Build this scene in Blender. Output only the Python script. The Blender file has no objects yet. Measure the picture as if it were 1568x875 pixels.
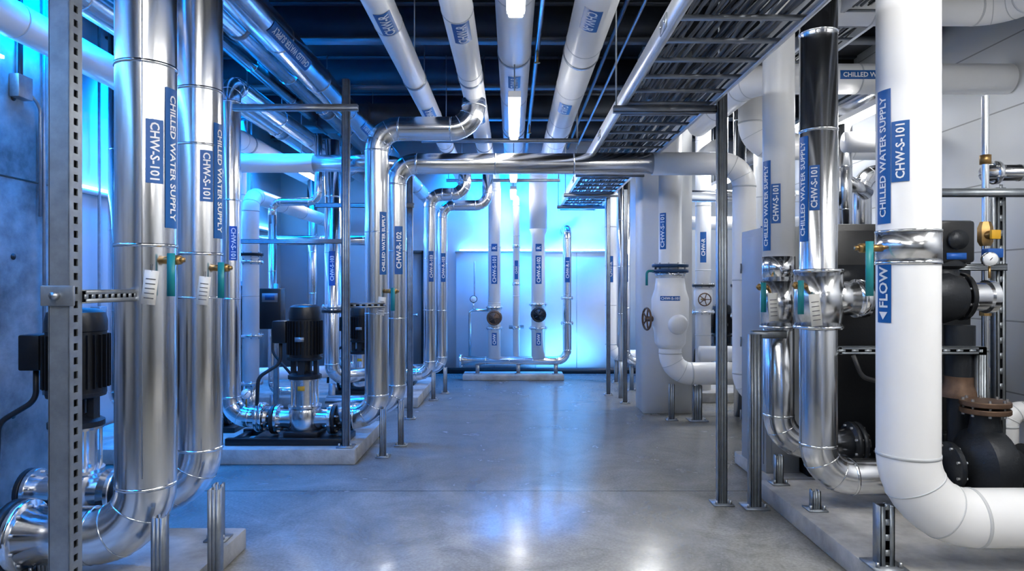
import bpy, bmesh, math, random
from mathutils import Vector as V, Matrix
random.seed(5)
scene = bpy.context.scene
pi = math.pi
try:
    scene.view_settings.view_transform = 'Standard'
except Exception: pass

# ------------------------------------------------------------------ materials
def mk(name, col, metal=0.0, rough=0.5, bump=0.0, bscale=20.0, var=0.0, vscale=4.0, rvar=0.0, emit=None, estr=0.0, stretch=None):
    m = bpy.data.materials.new(name); m.use_nodes = True
    nt = m.node_tree; bs = nt.nodes['Principled BSDF']
    bs.inputs['Base Color'].default_value = (*col, 1)
    bs.inputs['Metallic'].default_value = metal
    bs.inputs['Roughness'].default_value = rough
    if emit:
        bs.inputs['Emission Color'].default_value = (*emit, 1)
        bs.inputs['Emission Strength'].default_value = estr
    geo = nt.nodes.new('ShaderNodeTexCoord')
    src = geo.outputs['Object']
    if stretch:
        mp = nt.nodes.new('ShaderNodeMapping'); mp.inputs['Scale'].default_value = stretch
        nt.links.new(src, mp.inputs['Vector']); src = mp.outputs['Vector']
    if var or rvar:
        n = nt.nodes.new('ShaderNodeTexNoise'); n.inputs['Scale'].default_value = vscale
        n.inputs['Detail'].default_value = 7; n.inputs['Roughness'].default_value = 0.6
        nt.links.new(src, n.inputs['Vector'])
        if var:
            r = nt.nodes.new('ShaderNodeValToRGB')
            r.color_ramp.elements[0].position = 0.3; r.color_ramp.elements[1].position = 0.7
            r.color_ramp.elements[0].color = (*[c*(1-var) for c in col], 1)
            r.color_ramp.elements[1].color = (*[min(1, c*(1+var)) for c in col], 1)
            nt.links.new(n.outputs['Fac'], r.inputs['Fac']); nt.links.new(r.outputs['Color'], bs.inputs['Base Color'])
        if rvar:
            mr = nt.nodes.new('ShaderNodeMapRange')
            mr.inputs['From Min'].default_value = 0.3; mr.inputs['From Max'].default_value = 0.7
            mr.inputs['To Min'].default_value = rough-rvar; mr.inputs['To Max'].default_value = rough+rvar
            nt.links.new(n.outputs['Fac'], mr.inputs['Value']); nt.links.new(mr.outputs['Result'], bs.inputs['Roughness'])
    if bump:
        n2 = nt.nodes.new('ShaderNodeTexNoise'); n2.inputs['Scale'].default_value = bscale; n2.inputs['Detail'].default_value = 4
        nt.links.new(src, n2.inputs['Vector'])
        b = nt.nodes.new('ShaderNodeBump'); b.inputs['Strength'].default_value = bump; b.inputs['Distance'].default_value = 0.01
        nt.links.new(n2.outputs['Fac'], b.inputs['Height']); nt.links.new(b.outputs['Normal'], bs.inputs['Normal'])
    return m

STEEL = mk('brushed_steel_jacket', (0.82, 0.83, 0.85), 1.0, 0.2, bump=0.12, bscale=11, rvar=0.05, vscale=9, stretch=(1, 1, 0.05))
STEELH = mk('brushed_steel_jacket_run', (0.82, 0.83, 0.85), 1.0, 0.2, bump=0.02, bscale=5, rvar=0.05, vscale=9)
BAND = mk('steel_band', (0.88, 0.89, 0.91), 1.0, 0.14)
SEAM = mk('jacket_seam', (0.5, 0.51, 0.53), 1.0, 0.4)
WHITE = mk('white_pvc_jacket', (0.86, 0.865, 0.87), 0.0, 0.3, bump=0.04, bscale=6, var=0.03, vscale=3)
WSEAM = mk('white_jacket_seam', (0.58, 0.60, 0.62), 0.0, 0.5)
GALV = mk('galvanised_strut', (0.32, 0.35, 0.38), 0.7, 0.40, var=0.18, vscale=14)
RUNG = mk('tray_rung_zinc', (0.24, 0.26, 0.29), 0.7, 0.45)
ALU = mk('aluminium_tray', (0.68, 0.70, 0.73), 0.7, 0.35, var=0.08, vscale=10)
BLACK = mk('black_motor_paint', (0.008, 0.009, 0.011), 0.1, 0.33, bump=0.08, bscale=60)
DARK = mk('dark_cast_iron', (0.02, 0.023, 0.028), 0.4, 0.42, bump=0.2, bscale=50)
RUBBER = mk('cable_rubber', (0.012, 0.013, 0.016), 0.0, 0.5)
CABG = mk('cable_grey', (0.16, 0.17, 0.19), 0.0, 0.5)
CABL = mk('cable_light_grey', (0.38, 0.40, 0.42), 0.0, 0.5)
BRASS = mk('brass_fitting', (0.42, 0.26, 0.10), 0.9, 0.38, var=0.2, vscale=20)
BROWN = mk('oxidised_bronze', (0.13, 0.078, 0.05), 0.5, 0.5, var=0.3, vscale=20)
TEAL = mk('teal_handle', (0.01, 0.25, 0.28), 0.0, 0.4)
TAG = mk('tag_card', (0.86, 0.84, 0.78), 0.0, 0.6)
INK = mk('tag_ink', (0.12, 0.12, 0.13), 0.0, 0.6)
LBL = mk('label_blue', (0.004, 0.10, 0.36), 0.0, 0.4)
TXT = mk('label_white_print', (0.88, 0.90, 0.92), 0.0, 0.5)
YEL = mk('warning_yellow', (0.7, 0.38, 0.02), 0.0, 0.5)
BLUEP = mk('blue_valve_paint', (0.01, 0.10, 0.42), 0.1, 0.4)
NAVY = mk('navy_flange_paint', (0.01, 0.045, 0.12), 0.2, 0.4)
PAD = mk('pad_concrete', (0.38, 0.37, 0.345), 0.0, 0.75, bump=0.35, bscale=40, var=0.28, vscale=6)
CABINET = mk('cabinet_grey_paint', (0.28, 0.30, 0.32), 0.1, 0.45, var=0.04)
GLOW = mk('lamp_diffuser', (1, 1, 1), 0, 0.5, emit=(1.0, 0.98, 0.95), estr=38)
BLUEGLOW = mk('blue_led_diffuser', (0.1, 0.4, 1), 0, 0.5, emit=(0.08, 0.42, 1.0), estr=36)
HOUS = mk('lamp_housing', (0.55, 0.56, 0.58), 0.2, 0.4)
BEAM = mk('ceiling_beam_paint', (0.04, 0.048, 0.06), 0.2, 0.55, var=0.2)
DECK = mk('ceiling_deck', (0.018, 0.022, 0.03), 0.0, 0.7, var=0.3, vscale=2)
WCONC = mk('wall_concrete', (0.36, 0.37, 0.375), 0.0, 0.75, bump=0.7, bscale=9, var=0.65, vscale=2.8)
DOORM = mk('door_grey_paint', (0.16, 0.18, 0.2), 0.0, 0.5)
def wall_paint(name, col):
    m = mk(name, col, 0, 0.5, bump=0.05, bscale=30, var=0.03)
    nt = m.node_tree; bs = nt.nodes['Principled BSDF']
    tc = nt.nodes.new('ShaderNodeTexCoord'); sp = nt.nodes.new('ShaderNodeSeparateXYZ')
    nt.links.new(tc.outputs['Object'], sp.inputs[0])
    a = nt.nodes.new('ShaderNodeMath'); a.operation = 'PINGPONG'; a.inputs[1].default_value = 0.3
    nt.links.new(sp.outputs['Z'], a.inputs[0])
    b = nt.nodes.new('ShaderNodeMath'); b.operation = 'LESS_THAN'; b.inputs[1].default_value = 0.006
    nt.links.new(a.outputs[0], b.inputs[0])
    mx = nt.nodes.new('ShaderNodeMix'); mx.data_type = 'RGBA'
    nt.links.new(b.outputs[0], mx.inputs[0]); mx.inputs[6].default_value = (*col, 1); mx.inputs[7].default_value = (*[c*0.45 for c in col], 1)
    nt.links.new(mx.outputs[2], bs.inputs['Base Color'])
    return m
WALLW = wall_paint('wall_white_panel', (0.72, 0.74, 0.76))
WALLP = mk('wall_plain_paint', (0.66, 0.70, 0.74), 0, 0.5, var=0.06, vscale=1.5)
COLP = mk('column_white_paint', (0.82, 0.83, 0.84), 0, 0.5, var=0.04, vscale=2)

def floor_mat():
    m = bpy.data.materials.new('polished_concrete'); m.use_nodes = True
    nt = m.node_tree; bs = nt.nodes['Principled BSDF']; L = nt.links.new
    tc = nt.nodes.new('ShaderNodeTexCoord')
    n = nt.nodes.new('ShaderNodeTexNoise'); n.inputs['Scale'].default_value = 1.7; n.inputs['Detail'].default_value = 13
    n.inputs['Roughness'].default_value = 0.7; n.inputs['Distortion'].default_value = 0.6
    L(tc.outputs['Object'], n.inputs['Vector'])
    r = nt.nodes.new('ShaderNodeValToRGB'); e = r.color_ramp.elements
    e[0].position = 0.34; e[0].color = (0.20, 0.202, 0.195, 1); e[1].position = 0.66; e[1].color = (0.47, 0.465, 0.44, 1)
    L(n.outputs['Fac'], r.inputs['Fac'])
    n3 = nt.nodes.new('ShaderNodeTexNoise'); n3.inputs['Scale'].default_value = 60; n3.inputs['Detail'].default_value = 4
    L(tc.outputs['Object'], n3.inputs['Vector'])
    mx = nt.nodes.new('ShaderNodeMix'); mx.data_type = 'RGBA'; mx.blend_type = 'OVERLAY'; mx.inputs[0].default_value = 0.4
    L(r.outputs['Color'], mx.inputs[6]); L(n3.outputs['Fac'], mx.inputs[7])
    sp = nt.nodes.new('ShaderNodeSeparateXYZ'); L(tc.outputs['Object'], sp.inputs[0])
    off = nt.nodes.new('ShaderNodeMath'); off.operation = 'ADD'; off.inputs[1].default_value = -4.98; L(sp.outputs['Y'], off.inputs[0])
    pp = nt.nodes.new('ShaderNodeMath'); pp.operation = 'PINGPONG'; pp.inputs[1].default_value = 1.6; L(off.outputs[0], pp.inputs[0])
    lt = nt.nodes.new('ShaderNodeMath'); lt.operation = 'LESS_THAN'; lt.inputs[1].default_value = 0.006; L(pp.outputs[0], lt.inputs[0])
    m2 = nt.nodes.new('ShaderNodeMix'); m2.data_type = 'RGBA'; L(lt.outputs[0], m2.inputs[0]); L(mx.outputs[2], m2.inputs[6])
    m2.inputs[7].default_value = (0.07, 0.07, 0.07, 1)
    L(m2.outputs[2], bs.inputs['Base Color'])
    mr = nt.nodes.new('ShaderNodeMapRange'); mr.inputs['From Min'].default_value = 0.35; mr.inputs['From Max'].default_value = 0.65
    mr.inputs['To Min'].default_value = 0.29; mr.inputs['To Max'].default_value = 0.15
    L(n.outputs['Fac'], mr.inputs['Value']); L(mr.outputs['Result'], bs.inputs['Roughness'])
    b = nt.nodes.new('ShaderNodeBump'); b.inputs['Strength'].default_value = 0.08; b.inputs['Distance'].default_value = 0.01
    L(n.outputs['Fac'], b.inputs['Height']); L(b.outputs['Normal'], bs.inputs['Normal'])
    bs.inputs['Specular IOR Level'].default_value = 0.8
    return m
FLOOR = floor_mat()

# ------------------------------------------------------------------ text cache
_tc = {}
def text_mesh(s):
    if s in _tc: return _tc[s]
    cu = bpy.data.curves.new('t', 'FONT'); cu.body = s; cu.size = 1; cu.offset = 0.022; cu.resolution_u = 2
    cu.align_x = 'CENTER'; cu.align_y = 'CENTER'
    ob = bpy.data.objects.new('t', cu); scene.collection.objects.link(ob)
    bpy.context.view_layer.update()
    dg = bpy.context.evaluated_depsgraph_get()
    me = bpy.data.meshes.new_from_object(ob.evaluated_get(dg))
    bm = bmesh.new(); bm.from_mesh(me)
    ys = [v.co.y for v in bm.verts]; xs = [v.co.x for v in bm.verts]
    cx = (min(xs)+max(xs))/2; cy = (min(ys)+max(ys))/2; h = max(ys)-min(ys); w = max(xs)-min(xs)
    for v in bm.verts: v.co = V(((v.co.x-cx)/h, (v.co.y-cy)/h, 0))
    for k in (-0.25, 0.0, 0.25):
        bmesh.ops.bisect_plane(bm, geom=bm.verts[:]+bm.edges[:]+bm.faces[:], plane_co=(0, k, 0), plane_no=(0, 1, 0))
    bm.verts.index_update()
    res = ([tuple(v.co[:2]) for v in bm.verts], [[v.index for v in f.verts] for f in bm.faces], w/h)
    bm.free(); bpy.data.objects.remove(ob); bpy.data.curves.remove(cu); bpy.data.meshes.remove(me)
    _tc[s] = res
    return res

# ------------------------------------------------------------------ builder
def frame(d):
    d = d.normalized(); ref = V((0, 0, 1)) if abs(d.z) < 0.9 else V((1, 0, 0))
    u = d.cross(ref).normalized(); v = d.cross(u).normalized()
    return u, v

class Bd:
    def __init__(s, name):
        s.name = name; s.bm = bmesh.new(); s.mats = []
    def mi(s, m):
        if m not in s.mats: s.mats.append(m)
        return s.mats.index(m)
    def f(s, vs, m):
        try:
            f = s.bm.faces.new(vs); f.material_index = s.mi(m); f.smooth = True; return f
        except ValueError: return None
    def rings(s, rs, m, c0=True, c1=True, mf=None):
        R = [[s.bm.verts.new(p) for p in r] for r in rs]; n = len(R[0])
        for k, (a, b) in enumerate(zip(R, R[1:])):
            mm = mf(k) if mf else m
            for i in range(n): s.f([a[i], a[(i+1) % n], b[(i+1) % n], b[i]], mm)
        if c0: s.f(R[0][::-1], m)
        if c1: s.f(R[-1], m)
        return R
    def lathe(s, o, d, prof, m, seg=24, c0=True, c1=True):
        o = V(o); d = V(d).normalized(); u, v = frame(d)
        s.rings([[o+d*t+(u*math.cos(2*pi*i/seg)+v*math.sin(2*pi*i/seg))*r for i in range(seg)] for t, r in prof], m, c0, c1)
    def cyl(s, a, b, r, m, seg=20, r2=None):
        a = V(a); b = V(b); d = b-a
        s.lathe(a, d, [(0, r), (d.length, r if r2 is None else r2)], m, seg)
    def obox(s, c, d, n, t, hd, hn, ht, m):
        c = V(c); P = []
        for k in (-1, 1):
            for (i, j) in ((-1, -1), (1, -1), (1, 1), (-1, 1)):
                P.append(s.bm.verts.new(c+d*(hd*k)+n*(hn*i)+t*(ht*j)))
        for q in ((0, 3, 2, 1), (4, 5, 6, 7), (0, 1, 5, 4), (1, 2, 6, 5), (2, 3, 7, 6), (3, 0, 4, 7)):
            s.f([P[i] for i in q], m)
        return P
    def box(s, x0, x1, y0, y1, z0, z1, m, bev=0):
        P = s.obox(((x0+x1)/2, (y0+y1)/2, (z0+z1)/2), V((0, 0, 1)), V((1, 0, 0)), V((0, 1, 0)), (z1-z0)/2, (x1-x0)/2, (y1-y0)/2, m)
        if bev:
            es = set(e for v in P for e in v.link_edges)
            r = bmesh.ops.bevel(s.bm, geom=list(es), offset=bev, segments=2, affect='EDGES', profile=0.5)
            mi = s.mi(m)
            for f in r['faces']: f.material_index = mi; f.smooth = True
    def path(s, pts, bend, n=10):
        pts = [V(p) for p in pts]; out = [pts[0]]; marks = []
        for i in range(1, len(pts)-1):
            p = pts[i]; a = (p-pts[i-1]).normalized(); b = (pts[i+1]-p).normalized()
            th = a.angle(b)
            if th < 1e-3: out.append(p); continue
            L = min(bend*math.tan(th/2), (p-pts[i-1]).length*0.98, (pts[i+1]-p).length*0.98); R = L/math.tan(th/2)
            p1 = p-a*L; nn = (b-a*b.dot(a)).normalized(); c = p1+nn*R
            for k in range(n+1):
                ang = th*k/n
                q = c-nn*R*math.cos(ang)+a*R*math.sin(ang)
                out.append(q); tg = a*math.cos(ang)+nn*math.sin(ang)
                if k in (0, n): marks.append((q, tg, 1))
                elif k in (3, 7) and n == 10: marks.append((q, tg, 0))
        out.append(pts[-1]); return out, marks
    def tube(s, pts, r, m, bend=0.2, seg=24, band=None, step=0.0, n=10, gores=True):
        path, marks = s.path(pts, bend, n)
        P = [path[0]]
        for q in path[1:]:
            if (q-P[-1]).length > 1e-4: P.append(q)
        d = (P[1]-P[0]).normalized(); u, _ = frame(d); rs = []; N = len(P)
        for i, p in enumerate(P):
            if i == 0: t = (P[1]-p).normalized()
            elif i == N-1: t = (p-P[i-1]).normalized()
            else: t = ((P[i+1]-p).normalized()+(p-P[i-1]).normalized()).normalized()
            u = (u-t*u.dot(t)).normalized(); v = t.cross(u)
            rs.append([p+(u*math.cos(2*pi*k/seg)+v*math.sin(2*pi*k/seg))*r for k in range(seg)])
        mf = None
        if m is STEEL: mf = lambda k: STEEL if abs((P[k+1]-P[k]).normalized().z) > 0.95 else STEELH
        s.rings(rs, m, mf=mf)
        if band:
            for q, t, big in marks:
                if big: s.cyl(q-t*0.008, q+t*0.008, r*1.012+0.001, band, seg)
                elif gores: s.cyl(q-t*0.003, q+t*0.003, r+0.0025, band, seg)
            if step:
                for a, b in zip(P, P[1:]):
                    L = (b-a).length
                    if L > step*1.2:
                        k = int(L/step); dd = (b-a).normalized()
                        for j in range(1, k+1):
                            q = a+dd*(L*j/(k+1)); s.cyl(q-dd*0.006, q+dd*0.006, r+0.003, band, seg)
    def flange(s, p, d, r, m, th=0.03, bolts=8, bm_=None):
        p = V(p); d = V(d).normalized(); u, v = frame(d)
        s.lathe(p-d*th/2, d, [(0, r*0.97), (th*0.15, r), (th*0.85, r), (th, r*0.97)], m, 28)
        for i in range(bolts):
            a = 2*pi*(i+0.5)/bolts; c = p+(u*math.cos(a)+v*math.sin(a))*r*0.84
            s.cyl(c-d*(th*0.5+0.014), c+d*(th*0.5+0.014), 0.009, bm_ or SEAM, 6)
    def wheel(s, p, d, r, m):
        p = V(p); d = V(d).normalized(); u, v = frame(d); k = 20; j = 6
        R = []
        for i in range(k):
            a = 2*pi*i/k; c = u*math.cos(a)+v*math.sin(a)
            R.append([s.bm.verts.new(p+c*(r+r*0.1*math.cos(2*pi*q/j))+d*(r*0.1*math.sin(2*pi*q/j))) for q in range(j)])
        for i in range(k):
            A = R[i]; B_ = R[(i+1) % k]
            for q in range(j): s.f([A[q], A[(q+1) % j], B_[(q+1) % j], B_[q]], m)
        for i in range(5):
            a = 2*pi*i/5; c = u*math.cos(a)+v*math.sin(a); s.cyl(p, p+c*r, r*0.08, m, 6)
        s.cyl(p-d*r*0.15, p+d*r*0.15, r*0.22, m, 10)
    def gauge(s, p, d, r=0.05):
        p = V(p); d = V(d).normalized()
        s.lathe(p, d, [(0, r*0.9), (0.01, r), (0.035, r), (0.04, r*0.93)], STEELH, 20); s.cyl(p+d*0.0402, p+d*0.042, r*0.86, TXT, 20)
        s.obox(p+d*0.044+V((0.2*r, 0, 0.2*r)), V((0.7, 0, 0.7)).normalized(), d, V((0.7, 0, -0.7)).normalized(), r*0.45, 0.001, 0.002, BLACK)
        s.cyl(p+d*0.02-V((0, 0, r)), p+d*0.02-V((0, 0, r+0.07)), 0.008, BRASS, 8)
    def strut(s, a, b, w, n, m=GALV, step=0.1, holes=False):
        a = V(a); b = V(b); d = (b-a); L = d.length; d = d.normalized(); n = V(n).normalized(); n = (n-d*n.dot(d)).normalized(); t = d.cross(n); c = (a+b)/2; h = w/2; th = 0.0025
        for sg in (-1, 1):
            s.obox(c+t*sg*(h-th), d, n, t, L/2, h, th, m)
            s.obox(c-n*h+t*sg*h*0.72, d, n, t, L/2, th, h*0.28, m)
            s.obox(c+n*(h-th)+t*sg*h*0.66, d, n, t, L/2, th, h*0.34, m)
        if holes:
            k = max(1, int(L/step))
            for i in range(k+1):
                q = a+d*(L*i/k); hl = min(step*0.25, 0.02)
                s.obox(q+n*(h-th), d, n, t, hl, th, h*0.34, m)
            s.obox(c-n*(h*0.6), d, n, t, L/2, th, h*0.95, RUBBER)  # dark sheet inside the open channel, stands in for shade behind the slots
        else:
            s.obox(c+n*(h-th), d, n, t, L/2, th, h*0.34, m)
    def foot(s, x, y, z, w=0.15):
        s.box(x-w/2, x+w/2, y-w/2, y+w/2, z, z+0.01, GALV)
        for i in (-1, 1):
            s.cyl((x+i*w*0.35, y-w*0.3, z+0.01), (x+i*w*0.35, y-w*0.3, z+0.035), 0.009, SEAM, 6)
    def post(s, x, y, z0, z1, w=0.06, n=(0, -1, 0), step=0.1, holes=False):
        s.strut((x, y, z0), (x, y, z1), w, n, step=step, holes=holes); s.foot(x, y, z0, w*2.3)
    def clabel(s, o, d, nrm, r, length, width, text, mode='up', arrow=False, fill=0.62):
        o = V(o); d = V(d).normalized(); nrm = V(nrm); nrm = (nrm-d*nrm.dot(d)).normalized(); t = d.cross(nrm)
        rr = r+0.003; k = 10; hw = width/2/rr
        def P(sv, ph, rad): return o+d*sv+(nrm*math.cos(ph)+t*math.sin(ph))*rad
        A = [[s.bm.verts.new(P(sv, -hw+2*hw*i/k, rr)) for i in range(k+1)] for sv in (-length/2, length/2)]
        for i in range(k): s.f([A[0][i], A[0][i+1], A[1][i+1], A[1][i]], LBL)
        vs, fs, asp = text_mesh(text)
        avail = length*(0.72 if arrow else 0.9); sh = 0.0
        th = min(length*fill, width*0.9/asp) if mode == 'h' else min(width*fill, avail/asp)
        if arrow: sh = length*0.1
        vv = []
        for x, y in vs:
            x *= th; y *= th
            if mode == 'up': sv, ph = x+sh, -y
            elif mode == 'down': sv, ph = -x, y
            else: sv, ph = y, x
            vv.append(s.bm.verts.new(P(sv, ph/rr, rr+0.0025)))
        for f in fs: s.f([vv[i] for i in f], TXT)
        if arrow:
            tri = [(-length*0.45, 0), (-length*0.32, -width*0.3), (-length*0.32, width*0.3)]
            s.f([s.bm.verts.new(P(a, b/rr, rr+0.003)) for a, b in tri], TXT)
    def tag(s, p, ang=0.1, w=0.055, h=0.13, m=TAG):
        p = V(p); d = V((math.sin(ang), 0, -math.cos(ang))); n = V((0.25, -1, 0)).normalized(); t = d.cross(n).normalized(); n = t.cross(d)
        if n.y > 0: n = -n
        s.obox(p+d*(h/2+0.03), d, n, t, h/2, 0.001, w/2, m)
        for k in range(5): s.obox(p+d*(0.03+h*(0.25+0.14*k))+n*0.0025, d, n, t, 0.002, 0.0008, w*0.34, INK)
        s.cyl(p, p+d*0.035, 0.0015, INK, 5)
    def lever_valve(s, p, out, tags=(1, 1), hl=0.2):
        p = V(p); out = V(out).normalized()
        s.cyl(p, p+out*0.06, 0.018, BRASS, 12); s.lathe(p+out*0.05, out, [(0, 0.02), (0.012, 0.026), (0.05, 0.026), (0.062, 0.02)], BRASS, 6)
        s.cyl(p+out*0.11, p+out*0.13, 0.012, BRASS, 10)
        q = p+out*0.08+V((0, -0.035, 0)); s.cyl(p+out*0.08, q, 0.01, BRASS, 8)
        s.obox(q+V((0, -0.004, -hl/2+0.03)), V((0, 0, 1)), V((0, 1, 0)), V((1, 0, 0)), hl/2, 0.005, 0.017, TEAL)
        if tags[0]: s.tag(p+out*0.01+V((-0.02, -0.05, -0.02)), -0.12, 0.062, 0.16)
    def done(s):
        for e in s.bm.edges:
            if len(e.link_faces) == 2 and e.calc_face_angle(0) > 0.6: e.smooth = False
        me = bpy.data.meshes.new(s.name); s.bm.normal_update(); s.bm.to_mesh(me); s.bm.free()
        for m in s.mats: me.materials.append(m)
        ob = bpy.data.objects.new(s.name, me); scene.collection.objects.link(ob)
        return ob

def simple(name, *boxes):
    b = Bd(name)
    for a in boxes: b.box(*a)
    return b.done()

# ------------------------------------------------------------------ room shell
simple('floor', (-4.2, 4.4, -3.2, 12.0, -0.2, 0.0, FLOOR))
simple('ceiling', (-4.2, 4.4, -3.2, 12.0, 4.3, 4.5, DECK))
b = Bd('wall_left'); b.box(-4.2, -3.45, -3.2, 5.1, 0, 4.3, WCONC); b.box(-4.2, -4.0, 5.1, 12.0, 0, 4.3, WALLP)
for y in (3.0, 4.2, 4.72):
    for z in (0.6, 1.7, 2.8, 3.9): b.cyl((-3.455, y, z), (-3.445, y, z), 0.022, DARK, 16)
b.box(-3.452, -3.447, -3, 5.1, 2.24, 2.252, DARK); b.done()
simple('wall_right', (4.2, 4.4, -3.2, 12.0, 0, 4.3, WALLW))
simple('wall_far', (-4.0, 4.2, 11.8, 12.0, 0, 4.3, WALLP))
simple('wall_back', (-3.45, 4.2, -3.2, -3.0, 0, 4.3, WALLP))
b = Bd('wall_ledge'); b.box(-0.95, 1.75, 11.62, 11.8, 0, 2.06, WALLP); b.box(-0.97, 1.77, 11.60, 11.8, 2.06, 2.09, WALLP)
for x in (-0.3, 0.4, 1.1): b.box(x-0.004, x+0.004, 11.617, 11.62, 0.1, 2.06, SEAM)
b.done()
simple('baseboard_far', (-1.4, 4.2, 11.595, 11.615, 0, 0.1, DARK))
simple('baseboard_left', (-4.0, -3.985, 5.1, 11.59, 0, 0.1, DARK))
simple('white_column', (1.54, 2.11, 8.0, 8.5, 0, 4.3, COLP))
b = Bd('door_1'); b.box(-2.25, -1.55, 11.72, 11.795, 0, 2.05, DOORM); b.box(-2.30, -2.25, 11.70, 11.795, 0, 2.1, DARK); b.box(-1.55, -1.5, 11.70, 11.795, 0, 2.1, DARK)
b.box(-2.30, -1.5, 11.70, 11.795, 2.05, 2.1, DARK); b.cyl((-1.63, 11.72, 1.0), (-1.63, 11.65, 1.0), 0.02, STEEL); b.cyl((-1.63, 11.66, 1.0), (-1.75, 11.66, 1.0), 0.01, STEEL); b.done()

for i, y in enumerate([0.4, 2.0, 3.6, 5.2, 6.8, 8.4, 10.0, 11.4]):
    xl = -4.0 if y > 5.1 else -3.45
    b = Bd('steel_roof_beam'); b.box(xl, 4.2, y-0.09, y+0.09, 3.93, 3.95, BEAM); b.box(xl, 4.2, y-0.012, y+0.012, 3.95, 4.28, BEAM)
    b.box(xl, 4.2, y-0.09, y+0.09, 4.28, 4.3, BEAM); b.done()
b = Bd('ventilation_duct'); b.box(1.5, 2.6, 7.2, 7.7, 3.55, 3.85, BEAM); b.box(1.48, 2.62, 7.42, 7.46, 3.53, 3.87, BEAM); b.done()
b = Bd('ventilation_duct'); b.box(-3.2, -1.1, 9.0, 9.5, 3.62, 3.9, BEAM)
for x in (-2.6, -1.9): b.box(x, x+0.03, 8.98, 9.52, 3.6, 3.92, BEAM)
b.done()

# ------------------------------------------------------------------ pads
def pad(x0, x1, y0, y1, h):
    b = Bd('concrete_pad'); b.box(x0, x1, y0, y1, 0, h, PAD, 0.012); b.done()
pad(-3.44, -1.515, 1.2, 3.9, 0.117)
pad(-3.98, -1.31, 5.7, 6.9, 0.13)
pad(-3.98, -1.15, 8.36, 10.2, 0.13)
pad(1.75, 4.18, 0.6, 4.85, 0.12)
pad(1.88, 4.18, 4.96, 5.78, 0.10)
pad(-0.78, 0.82, 10.75, 11.2, 0.09)
pad(2.3, 4.18, 8.7, 11.0, 0.13)

UP = V((0, 0, 1)); DN = V((0, 0, -1))
def ang(deg): return V((math.sin(math.radians(deg)), -math.cos(math.radians(deg)), 0))

# ------------------------------------------------------------------ left foreground pipes
b = Bd('chilled_water_supply_pipe'); X, Y, R = -1.768, 3.3, 0.136
b.tube([(-3.44, Y, 3.78), (X, Y, 3.78), (X, Y, 0.292), (-2.33, Y, 0.292)], R, STEEL, 0.25, 40, BAND)
for z in (2.55, 1.69): b.cyl((X, Y, z-0.008), (X, Y, z+0.008), R+0.004, BAND, 40)
b.box(X+R*0.35, X+R*0.35+0.004, Y-R*0.94-0.003, Y-R*0.94, 0.6, 3.3, SEAM)
b.clabel((X, Y, 2.11), UP, ang(82), R, 0.67, 0.09, 'CHILLED WATER SUPPLY', 'down')
b.clabel((X, Y, 2.13), UP, ang(43), R, 0.30, 0.078, 'CHW-S-101', 'down')
b.lever_valve((X+R*0.8, Y-R*0.55, 1.62), (1, -0.25, 0))
b.flange((-2.35, Y, 0.292), (1, 0, 0), 0.17, BAND, 0.04, 10); b.flange((-2.40, Y, 0.292), (1, 0, 0), 0.17, DARK, 0.04, 10)
b.lathe((-2.42, Y, 0.292), (-1, 0, 0), [(0, 0.12), (0.05, 0.10), (0.2, 0.13), (0.3, 0.10), (0.34, 0.12)], DARK, 24)
b.cyl((-2.6, Y, 0.3), (-2.6, Y-0.02, 0.55), 0.03, DARK); b.flange((-2.77, Y, 0.292), (1, 0, 0), 0.17, DARK, 0.04, 10); b.cyl((-2.78, Y, 0.292), (-3.44, Y, 0.292), 0.11, STEELH)
b.post(-1.63, 3.16, 0.117, 0.43, 0.055); b.post(-2.25, 3.3, 0.117, 0.17, 0.06)
b.done()
b = Bd('chilled_water_supply_pipe'); X, Y, R = -1.807, 3.95, 0.125
b.tube([(X, 11.7, 3.42), (X, Y, 3.42), (X, Y, 0.312), (-2.34, Y, 0.312)], R, STEEL, 0.25, 40, BAND, 1.25)
for z in (1.68, 2.62): b.cyl((X, Y, z-0.008), (X, Y, z+0.008), R+0.004, BAND, 40)
b.clabel((X, Y, 2.10), UP, ang(79), R, 0.66, 0.085, 'CHILLED WATER SUPPLY', 'down')
b.clabel((X, Y, 2.12), UP, ang(41), R, 0.29, 0.072, 'CHW-S-101', 'down')
b.lever_valve((X+R*0.8, Y-R*0.55, 1.60), (1, -0.25, 0))
b.clabel((X, 5.3, 3.42), (0, 1, 0), (0.75, 0, -0.6), R, 0.9, 0.10, 'CHILLED WATER SUPPLY', 'down')
b.clabel((X, 8.3, 3.42), (0, 1, 0), (0.75, 0, -0.6), R, 0.9, 0.10, 'CHILLED WATER SUPPLY', 'down')
b.post(-1.60, 3.72, 0.117, 0.42, 0.05); b.post(-1.46, 3.36, 0.0, 0.50, 0.055)
b.done()

b = Bd('strut_channel_stand'); b.post(-1.765, 2.7, 0.117, 3.9, 0.08, (1, 0, 0), 0.055, True)
b.box(-1.83, -1.70, 2.645, 2.66, 1.42, 1.50, GALV, 0.005); b.cyl((-1.765, 2.62, 1.46), (-1.765, 2.645, 1.46), 0.016, SEAM, 6)
b.strut((-1.735, 2.74, 1.455), (-1.775, 3.17, 1.455), 0.055, (1, 0, 0), step=0.05, holes=True)
b.done()
b = Bd('strut_channel_stand'); b.post(-3.9, 5.3, 0.0, 3.9, 0.06); b.done()

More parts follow.
